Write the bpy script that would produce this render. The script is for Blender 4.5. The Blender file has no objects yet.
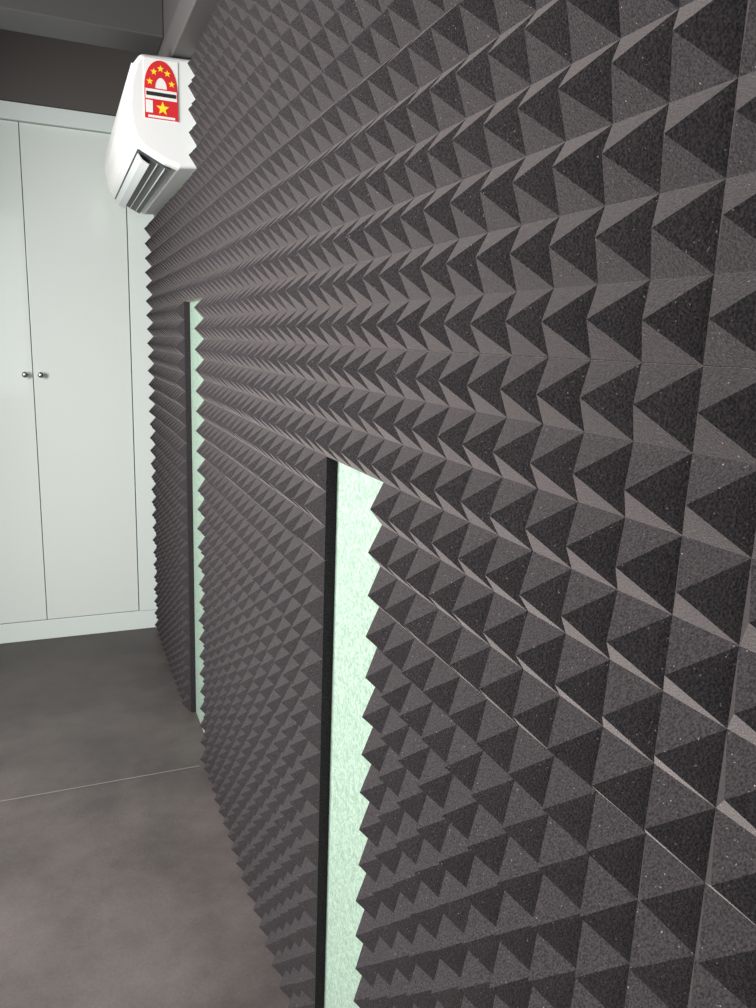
import bpy, bmesh, math, random
from mathutils import Vector, Matrix
random.seed(4)
S=bpy.context.scene
S.view_settings.view_transform='Standard'
COL=S.collection

# ---------------- materials ----------------
def newmat(name):
    m=bpy.data.materials.new(name); m.use_nodes=True
    nt=m.node_tree; b=nt.nodes['Principled BSDF']
    return m,nt,b
def simple(name,col,rough=0.5,metal=0.0,spec=0.5,coat=0):
    m,nt,b=newmat(name)
    b.inputs['Base Color'].default_value=(*col,1); b.inputs['Roughness'].default_value=rough
    b.inputs['Metallic'].default_value=metal; b.inputs['Specular IOR Level'].default_value=spec
    b.inputs['Coat Weight'].default_value=coat
    n=nt.nodes.new('ShaderNodeTexNoise'); n.inputs['Scale'].default_value=60
    tc=nt.nodes.new('ShaderNodeTexCoord'); nt.links.new(tc.outputs['Object'],n.inputs['Vector'])
    mr=nt.nodes.new('ShaderNodeMapRange'); mr.inputs[3].default_value=max(0,rough-.03); mr.inputs[4].default_value=min(1,rough+.03)
    nt.links.new(n.outputs['Fac'],mr.inputs[0]); nt.links.new(mr.outputs[0],b.inputs['Roughness'])
    return m
def foam_mat():
    m,nt,b=newmat('charcoal_foam')
    N=nt.nodes.new; L=nt.links.new
    tc=N('ShaderNodeTexCoord')
    n1=N('ShaderNodeTexNoise'); n1.inputs['Scale'].default_value=560; n1.inputs['Detail'].default_value=2
    v=N('ShaderNodeTexNoise'); v.inputs['Scale'].default_value=420; v.inputs['Detail'].default_value=1
    for n in (n1,v): L(tc.outputs['Object'],n.inputs['Vector'])
    cr=N('ShaderNodeValToRGB'); cr.color_ramp.elements[0].position=.32; cr.color_ramp.elements[1].position=.68
    cr.color_ramp.elements[0].color=(.013,.012,.0145,1); cr.color_ramp.elements[1].color=(.042,.037,.039,1)
    L(n1.outputs['Fac'],cr.inputs['Fac'])
    sp=N('ShaderNodeValToRGB'); sp.color_ramp.elements[0].position=.74; sp.color_ramp.elements[1].position=.80
    L(v.outputs['Fac'],sp.inputs['Fac'])
    mx=N('ShaderNodeMix'); mx.data_type='RGBA'; L(sp.outputs['Color'],mx.inputs[0]); L(cr.outputs['Color'],mx.inputs[6])
    mx.inputs[7].default_value=(.20,.18,.18,1)
    L(mx.outputs[2],b.inputs['Base Color'])
    b.inputs['Roughness'].default_value=.9; b.inputs['Specular IOR Level'].default_value=.10
    b.inputs['Sheen Weight'].default_value=.25; b.inputs['Sheen Roughness'].default_value=.38; b.inputs['Sheen Tint'].default_value=(1,.90,.87,1)
    bp=N('ShaderNodeBump'); bp.inputs['Strength'].default_value=.5; bp.inputs['Distance'].default_value=.0012
    L(n1.outputs['Fac'],bp.inputs['Height']); L(bp.outputs['Normal'],b.inputs['Normal'])
    return m
def mint_mat():
    m,nt,b=newmat('mint_felt')
    N=nt.nodes.new; L=nt.links.new
    tc=N('ShaderNodeTexCoord')
    n1=N('ShaderNodeTexNoise'); n1.inputs['Scale'].default_value=80; n1.inputs['Detail'].default_value=6; n1.inputs['Distortion'].default_value=2
    L(tc.outputs['Object'],n1.inputs['Vector'])
    cr=N('ShaderNodeValToRGB'); cr.color_ramp.elements[0].position=.38; cr.color_ramp.elements[1].position=.62
    cr.color_ramp.elements[0].color=(.155,.225,.18,1); cr.color_ramp.elements[1].color=(.245,.325,.27,1)
    L(n1.outputs['Fac'],cr.inputs['Fac']); L(cr.outputs['Color'],b.inputs['Base Color'])
    b.inputs['Roughness'].default_value=.9; b.inputs['Specular IOR Level'].default_value=.2
    bp=N('ShaderNodeBump'); bp.inputs['Strength'].default_value=.6; bp.inputs['Distance'].default_value=.002
    L(n1.outputs['Fac'],bp.inputs['Height']); L(bp.outputs['Normal'],b.inputs['Normal'])
    return m
def floor_mat():
    m,nt,b=newmat('brown_grey_concrete')
    N=nt.nodes.new; L=nt.links.new
    tc=N('ShaderNodeTexCoord')
    n1=N('ShaderNodeTexNoise'); n1.inputs['Scale'].default_value=4; n1.inputs['Detail'].default_value=8; n1.inputs['Roughness'].default_value=.68
    n2=N('ShaderNodeTexNoise'); n2.inputs['Scale'].default_value=140; n2.inputs['Detail'].default_value=3
    for n in (n1,n2): L(tc.outputs['Object'],n.inputs['Vector'])
    cr=N('ShaderNodeValToRGB'); cr.color_ramp.elements[0].position=.35; cr.color_ramp.elements[1].position=.69
    cr.color_ramp.elements[0].color=(.053,.046,.045,1); cr.color_ramp.elements[1].color=(.092,.080,.077,1)
    L(n1.outputs['Fac'],cr.inputs['Fac'])
    cr2=N('ShaderNodeValToRGB'); cr2.color_ramp.elements[0].color=(.74,.74,.74,1); cr2.color_ramp.elements[1].color=(1.2,1.2,1.2,1)
    L(n2.outputs['Fac'],cr2.inputs['Fac'])
    mx=N('ShaderNodeMix'); mx.data_type='RGBA'; mx.blend_type='MULTIPLY'; mx.inputs[0].default_value=1
    L(cr.outputs['Color'],mx.inputs[6]); L(cr2.outputs['Color'],mx.inputs[7]); L(mx.outputs[2],b.inputs['Base Color'])
    mr=N('ShaderNodeMapRange'); mr.inputs[3].default_value=.45; mr.inputs[4].default_value=.62
    L(n1.outputs['Fac'],mr.inputs[0]); L(mr.outputs[0],b.inputs['Roughness'])
    b.inputs['Specular IOR Level'].default_value=.4
    bp=N('ShaderNodeBump'); bp.inputs['Strength'].default_value=.08; bp.inputs['Distance'].default_value=.002
    L(n2.outputs['Fac'],bp.inputs['Height']); L(bp.outputs['Normal'],b.inputs['Normal'])
    return m
M_foam=foam_mat(); M_mint=mint_mat(); M_floor=floor_mat()
M_door=simple('gloss_white_laminate',(.80,.87,.82),.22,coat=.3)
M_frame=simple('white_frame',(.80,.88,.84),.4)
M_ceil=simple('grey_ceiling',(.10,.092,.085),.8)
M_beam=simple('grey_steel',(.060,.058,.058),.6)
M_ac=simple('white_plastic',(.74,.75,.75),.35)
M_acd=simple('dark_vent',(.03,.035,.04),.5)
M_flap=simple('flap_plastic',(.50,.54,.54),.3)
M_metal=simple('brushed_metal',(.6,.6,.6),.25,1)
M_red=simple('label_red',(.62,.02,.03),.4)
M_white=simple('label_white',(.8,.8,.78),.4)
M_yel=simple('label_yellow',(.95,.7,.03),.4)
M_blk=simple('label_black',(.02,.02,.02),.4)
M_joint=simple('floor_joint',(.17,.145,.13),.7)
M_wallw=simple('painted_wall',(.5,.53,.5),.8)

# ---------------- helpers ----------------
def mkobj(name,verts,faces,mat,parent=None,origin=(0,0,0),smooth=False):
    me=bpy.data.meshes.new(name)
    o=Vector(origin)
    me.from_pydata([tuple(Vector(v)-o) for v in verts],[],faces)
    me.materials.append(mat); 
    bm=bmesh.new(); bm.from_mesh(me); bmesh.ops.recalc_face_normals(bm,faces=bm.faces); bm.to_mesh(me); bm.free()
    if smooth:
        for p in me.polygons: p.use_smooth=True
    ob=bpy.data.objects.new(name,me); ob.location=o; COL.objects.link(ob)
    if parent: setpar(ob,parent)
    return ob
def setpar(ob,par):
    ob.parent=par
    bpy.context.view_layer.update()
    ob.matrix_parent_inverse=par.matrix_world.inverted()
def box(name,lo,hi,mat,parent=None,bevel=0.0,kind=None):
    (a,b,c),(d,e,f)=lo,hi
    V=[(a,b,c),(d,b,c),(d,e,c),(a,e,c),(a,b,f),(d,b,f),(d,e,f),(a,e,f)]
    F=[(0,3,2,1),(4,5,6,7),(0,1,5,4),(1,2,6,5),(2,3,7,6),(3,0,4,7)]
    ob=mkobj(name,V,F,mat,parent,((a+d)/2,(b+e)/2,(c+f)/2))
    if bevel:
        m=ob.modifiers.new('b','BEVEL'); m.width=bevel; m.segments=3
    if kind: ob['kind']=kind
    return ob
def empty(name,loc):
    e=bpy.data.objects.new(name,None); e.location=loc; COL.objects.link(e); bpy.context.view_layer.update(); return e
def extrude_y(name,prof,y0,y1,mat,parent=None):
    n=len(prof)
    V=[(x,y0,z) for x,z in prof]+[(x,y1,z) for x,z in prof]
    F=[tuple(range(n)),tuple(range(n,2*n))]+[(i,(i+1)%n,n+(i+1)%n,n+i) for i in range(n)]
    xs=[p[0] for p in prof]; zs=[p[1] for p in prof]
    return mkobj(name,V,F,mat,parent,(sum(xs)/n,(y0+y1)/2,sum(zs)/n))

# ---------------- camera ----------------
CAM=Vector((-0.415,0,1.35)); YAW=math.radians(23.1); PIT=math.radians(12); ROLL=math.radians(2.1); F=757
fw=Vector((math.sin(YAW)*math.cos(PIT),math.cos(YAW)*math.cos(PIT),-math.sin(PIT)))
r0=Vector((math.cos(YAW),-math.sin(YAW),0)); u0=r0.cross(fw)
ri=r0*math.cos(ROLL)+u0*math.sin(ROLL); up=u0*math.cos(ROLL)-r0*math.sin(ROLL)
cd=bpy.data.cameras.new('camera'); cam=bpy.data.objects.new('camera',cd); COL.objects.link(cam)
R=Matrix((ri,up,-fw)).transposed().to_4x4()
cam.matrix_world=Matrix.Translation(CAM)@R
cd.sensor_fit='VERTICAL'; cd.sensor_height=24; cd.lens=F/1008*24; cd.clip_start=.02
S.camera=cam

# ---------------- room shell ----------------
YW=3.5   # wardrobe front
box('floor',(-5,-3,-.1),(.15,4.3,0),M_floor,kind='structure')
box('wall_right',(0,-3,0),(.12,4.3,2.8),M_mint,kind='structure')
box('wall_back',(-5,4.15,0),(0,4.3,2.8),M_wallw,kind='structure')
box('ceiling',(-5,-3,2.8),(.12,4.3,2.9),M_ceil,kind='structure')
WH=2.21
box('wall_bulkhead',(-5,YW-.02,WH),(0,4.15,2.8),M_ceil,kind='structure')
box('trim_1',(-5,2.235,.0005),(-.05,2.239,.0012),M_joint,kind='structure')

# ---------------- wardrobe ----------------
w=empty('built_in_wardrobe',(-1.1,YW+.3,0))
w['label']='tall glossy white built-in wardrobe with plain doors and small knobs'; w['category']='wardrobe'
DX=[-.112-.392*k for k in range(6)]
box('body',(DX[-1]-.02,YW+.022,.09),(-.002,YW+.6,WH-.01),M_frame,w)
box('plinth',(DX[-1]-.02,YW+.0,.0),(-.002,YW+.6,.088),M_frame,w,.002)
box('cornice',(DX[-1]-.02,YW-.021,WH-.065),(-.002,YW+.022,WH-.003),M_frame,w,.002)
box('filler_panel',(DX[0]+.003,YW-.004,.09),(-.002,YW+.021,WH-.067),M_frame,w,.001)
def knob(x,z,par):
    bm=bmesh.new()
    prof=[(0,.0),(.006,.0),(.005,.012),(.011,.017),(.0125,.022),(.010,.027),(0,.029)]
    vs=[]; seg=20
    for r,h in prof:
        vs.append([bm.verts.new((x+r*math.cos(2*math.pi*k/seg),YW-h,z+r*math.sin(2*math.pi*k/seg))) for k in range(seg)])
    for a,b in zip(vs,vs[1:]):
        for k in range(seg): bm.faces.new((a[k],a[(k+1)%seg],b[(k+1)%seg],b[k]))
    bmesh.ops.remove_doubles(bm,verts=bm.verts,dist=1e-6)
    me=bpy.data.meshes.new('knob'); bm.to_mesh(me); bm.free(); me.materials.append(M_metal)
    for p in me.polygons: p.use_smooth=True
    o=bpy.data.objects.new('knob',me); COL.objects.link(o); setpar(o,par); o['label']='small round chrome knob'
for k in range(5):
    a,b=DX[k+1],DX[k]
    d=box('door',(a+.0015,YW,.092),(b-.0015,YW+.02,WH-.068),M_door,w,.0015)
    kx = a+.030 if k%2==0 else b-.030
    knob(kx,1.17,d)

# ---------------- foam tiles ----------------
P=.0583; T=6; BK=.018; TIP=.048
Z0=1.343-23*P     # bottom
Y0=-4*P-.02
NI=int((YW-.02-Y0)/P)
def yi(i): return Y0+i*P
def zj(j): return Z0+j*P
G2=(.89,1.16); G1=(2.25,2.6)
def gi(a): return round((a-Y0)/P)
g2a,g2b=gi(G2[0]),gi(G2[1]); g1a,g1b=gi(G1[0]),gi(G1[1])
g2top=20; g1top=25
aca=gi(2.33); acz=32
def keep(i,j):
    if g2a<=i<g2b and j<g2top: return False
    if g1a<=i<g1b and j<g1top: return False
    if i>=aca and j>=acz-1: return False
    return True
def tile(i0,i1,j0,j1):
    cells=[(i,j) for i in range(i0,i1) for j in range(j0,j1) if keep(i,j)]
    if not cells: return
    full=len(cells)==36
    g=.0003; ox=random.uniform(0,.0013)
    bm=bmesh.new(); vd={}
    def gv(i,j,lay):
        k=(i,j,lay)
        if k not in vd:
            y=yi(i); z=zj(j)
            if lay==1:
                if i==i0:y+=g
                if i==i1:y-=g
                if j==j0:z+=g
                if j==j1:z-=g
            vd[k]=bm.verts.new((-.0005 if lay==0 else -BK-ox,y,z))
        return vd[k]
    cs=set(cells)
    for (i,j) in cells:
        c=[gv(i,j,1),gv(i+1,j,1),gv(i+1,j+1,1),gv(i,j+1,1)]
        t=bm.verts.new((-TIP-ox+random.uniform(-.0015,.0015),yi(i+.5)+random.uniform(-.0013,.0013),zj(j+.5)+random.uniform(-.0013,.0013)))
        for k in range(4): bm.faces.new((c[k],c[(k+1)%4],t))
        b=[gv(i,j,0),gv(i+1,j,0),gv(i+1,j+1,0),gv(i,j+1,0)]
        bm.faces.new(b[::-1])
        for (di,dj,a1,a2) in ((0,-1,0,1),(1,0,1,2),(0,1,2,3),(-1,0,3,0)):
            if (i+di,j+dj) not in cs: bm.faces.new((b[a1],b[a2],c[a2],c[a1]))
    bmesh.ops.recalc_face_normals(bm,faces=bm.faces)
    cen=Vector((0,sum(yi(c[0]+.5) for c in cells)/len(cells),sum(zj(c[1]+.5) for c in cells)/len(cells)))
    bmesh.ops.translate(bm,verts=bm.verts,vec=-cen)
    me=bpy.data.meshes.new('acoustic_foam_panel'); bm.to_mesh(me); bm.free(); me.materials.append(M_foam)
    o=bpy.data.objects.new('acoustic_foam_panel',me); o.location=cen; COL.objects.link(o)
    o['category']='foam panel'; o['group']='pyramid foam panels on the wall'
    o['label']='square charcoal pyramid acoustic foam panel stuck on mint wall' if full else 'charcoal pyramid acoustic foam panel trimmed to fit the wall'
js=[0,5,11,17,23,29,36]
s=g2a%T
iS=[0] if s else []
while s<NI: iS.append(s); s+=T
iS.append(NI)
for a,b in zip(iS,iS[1:]):
    for c,d in zip(js,js[1:]): tile(a,b,c,d)

# ---------------- air conditioner ----------------
DZ=-.090; A0,A1=2.37,3.34
ac=empty('air_conditioner',(-.13,2.9,1.88+DZ))
ac['label']='white split air conditioner mounted high with an energy rating sticker'; ac['category']='air conditioner'
def sh(pr): return [(x,z+DZ) for x,z in pr]
prof=sh([(-.001,1.915),(-.06,1.91),(-.10,1.92),(-.160,1.95),(-.183,1.975),(-.195,2.01),(-.199,2.06),(-.193,2.12),(-.178,2.17),(-.16,2.195),(-.001,2.202)])
b=extrude_y('body',prof,A0,A1,M_ac,ac)
m=b.modifiers.new('b','BEVEL'); m.width=.012; m.segments=4; m.limit_method='ANGLE'; m.angle_limit=math.radians(50)
fp=sh([(-.196,2.015),(-.204,2.06),(-.198,2.122),(-.183,2.172),(-.178,2.17),(-.193,2.12),(-.199,2.06),(-.192,2.012)])
extrude_y('front_panel',fp,A0+.02,A1-.02,M_ac,ac)
P0=Vector((-.10,0,1.920+DZ)); P1=Vector((-.168,0,1.954+DZ))
def slope_quad(name,t0,t1,off,th,ya,yb,mat):
    d=(P1-P0); n=Vector((d.z,0,-d.x)).normalized()
    if n.z>0:n=-n
    q=[P0+d*t0+n*off,P0+d*t1+n*off,P0+d*t1+n*(off+th),P0+d*t0+n*(off+th)]
    return extrude_y(name,[(v.x,v.z) for v in q],ya,yb,mat,ac)
slope_quad('air_vent',-.3,1.05,.0005,.004,A0+.035,A1-.05,M_acd)
for t in (-.1,.2): slope_quad('vane',t,t+.03,.004,.008,A0+.045,A1-.06,M_flap)
extrude_y('flap',sh([(-.168,1.947),(-.171,1.945),(-.160,1.928),(-.140,1.917),(-.138,1.920),(-.157,1.931)]),A0+.05,A1-.06,M_flap,ac)
# sticker on the side
lab=box('energy_label',(-.153,A0-.0015,2.03+DZ),(-.061,A0-.0003,2.185+DZ),M_white,ac)
lab['label']='white and red energy rating sticker with yellow stars'
LO=.032
def flat(name,pts,y,mat):
    pts=[(x+LO,z+DZ) for x,z in pts]
    n=len(pts); V=[(x,y,z) for x,z in pts]+[(x,y+.0005,z) for x,z in pts]
    F=[tuple(range(n)),tuple(range(n,2*n))]+[(i,(i+1)%n,n+(i+1)%n,n+i) for i in range(n)]
    return mkobj(name,V,F,mat,lab,(sum(p[0] for p in pts)/n,y,sum(p[1] for p in pts)/n))
cx=-.14
flat('red_border',[(-.185,2.031),(-.094,2.031),(-.094,2.110),(-.185,2.110)],A0-.002,M_red)
flat('white_band',[(-.182,2.082),(-.097,2.082),(-.097,2.107),(-.182,2.107)],A0-.0024,M_white)
flat('black_band',[(-.180,2.090),(-.099,2.090),(-.099,2.100),(-.180,2.100)],A0-.0028,M_blk)
flat('white_band',[(-.176,2.034),(-.103,2.034),(-.103,2.040),(-.176,2.040)],A0-.0024,M_white)
flat('white_band',[(-.182,2.046),(-.163,2.046),(-.163,2.078),(-.182,2.078)],A0-.0024,M_white)
arc=[(cx+.045*math.cos(a),2.110+.072*math.sin(a)) for a in [math.pi*k/16 for k in range(17)]]+[(cx+.016*math.cos(math.pi*(1-k/12)),2.110+.028*math.sin(math.pi*(1-k/12))) for k in range(13)]
flat('red_arch',arc,A0-.002,M_red)
def star(x,z,r,mat=M_yel):
    pts=[(x+(r if k%2==0 else r*.42)*math.sin(math.pi*k/5),z+(r if k%2==0 else r*.42)*math.cos(math.pi*k/5)) for k in range(10)]
    flat('star',pts,A0-.0026,mat)
for a in (18,54,90,126,162):
    star(cx+.031*math.cos(math.radians(a)),2.110+.051*math.sin(math.radians(a)),.0095)
star(cx+.004,2.060,.0185)
bpy.context.view_layer.update()

# ---------------- ceiling beams ----------------
for nm,lo,hi in (('trim_2',(-.075,-3,2.115),(0,3.47,2.20)),('trim_5',(-.05,-3,2.20),(0,3.47,2.8)),('trim_3',(-5,2.72,2.27),(-.05,2.90,2.42)),('trim_4',(-5,1.9,2.5),(-.05,2.08,2.65))):
    box(nm,lo,hi,M_beam,None,.004,'structure')

# ---------------- light ----------------
wd=bpy.data.worlds.new('sky'); S.world=wd; wd.use_nodes=True
bg=wd.node_tree.nodes['Background']; bg.inputs[0].default_value=(.84,.93,1,1); bg.inputs[1].default_value=.32
def area(name,loc,target,sx,sy,power,col):
    l=bpy.data.lights.new(name,'AREA'); l.shape='RECTANGLE'; l.size=sx; l.size_y=sy; l.energy=power; l.color=col
    o=bpy.data.objects.new(name,l); o.location=loc; COL.objects.link(o)
    o.rotation_euler=(Vector(target)-Vector(loc)).to_track_quat('-Z','Y').to_euler()
area('window_light',(-1.85,1.60,1.50),(0,.75,.95),1.2,.9,172,(1,.965,.93))
area('door_light',(-1.8,-2.7,1.6),(-.8,3,1.2),2.2,2.0,42,(.94,.97,1))
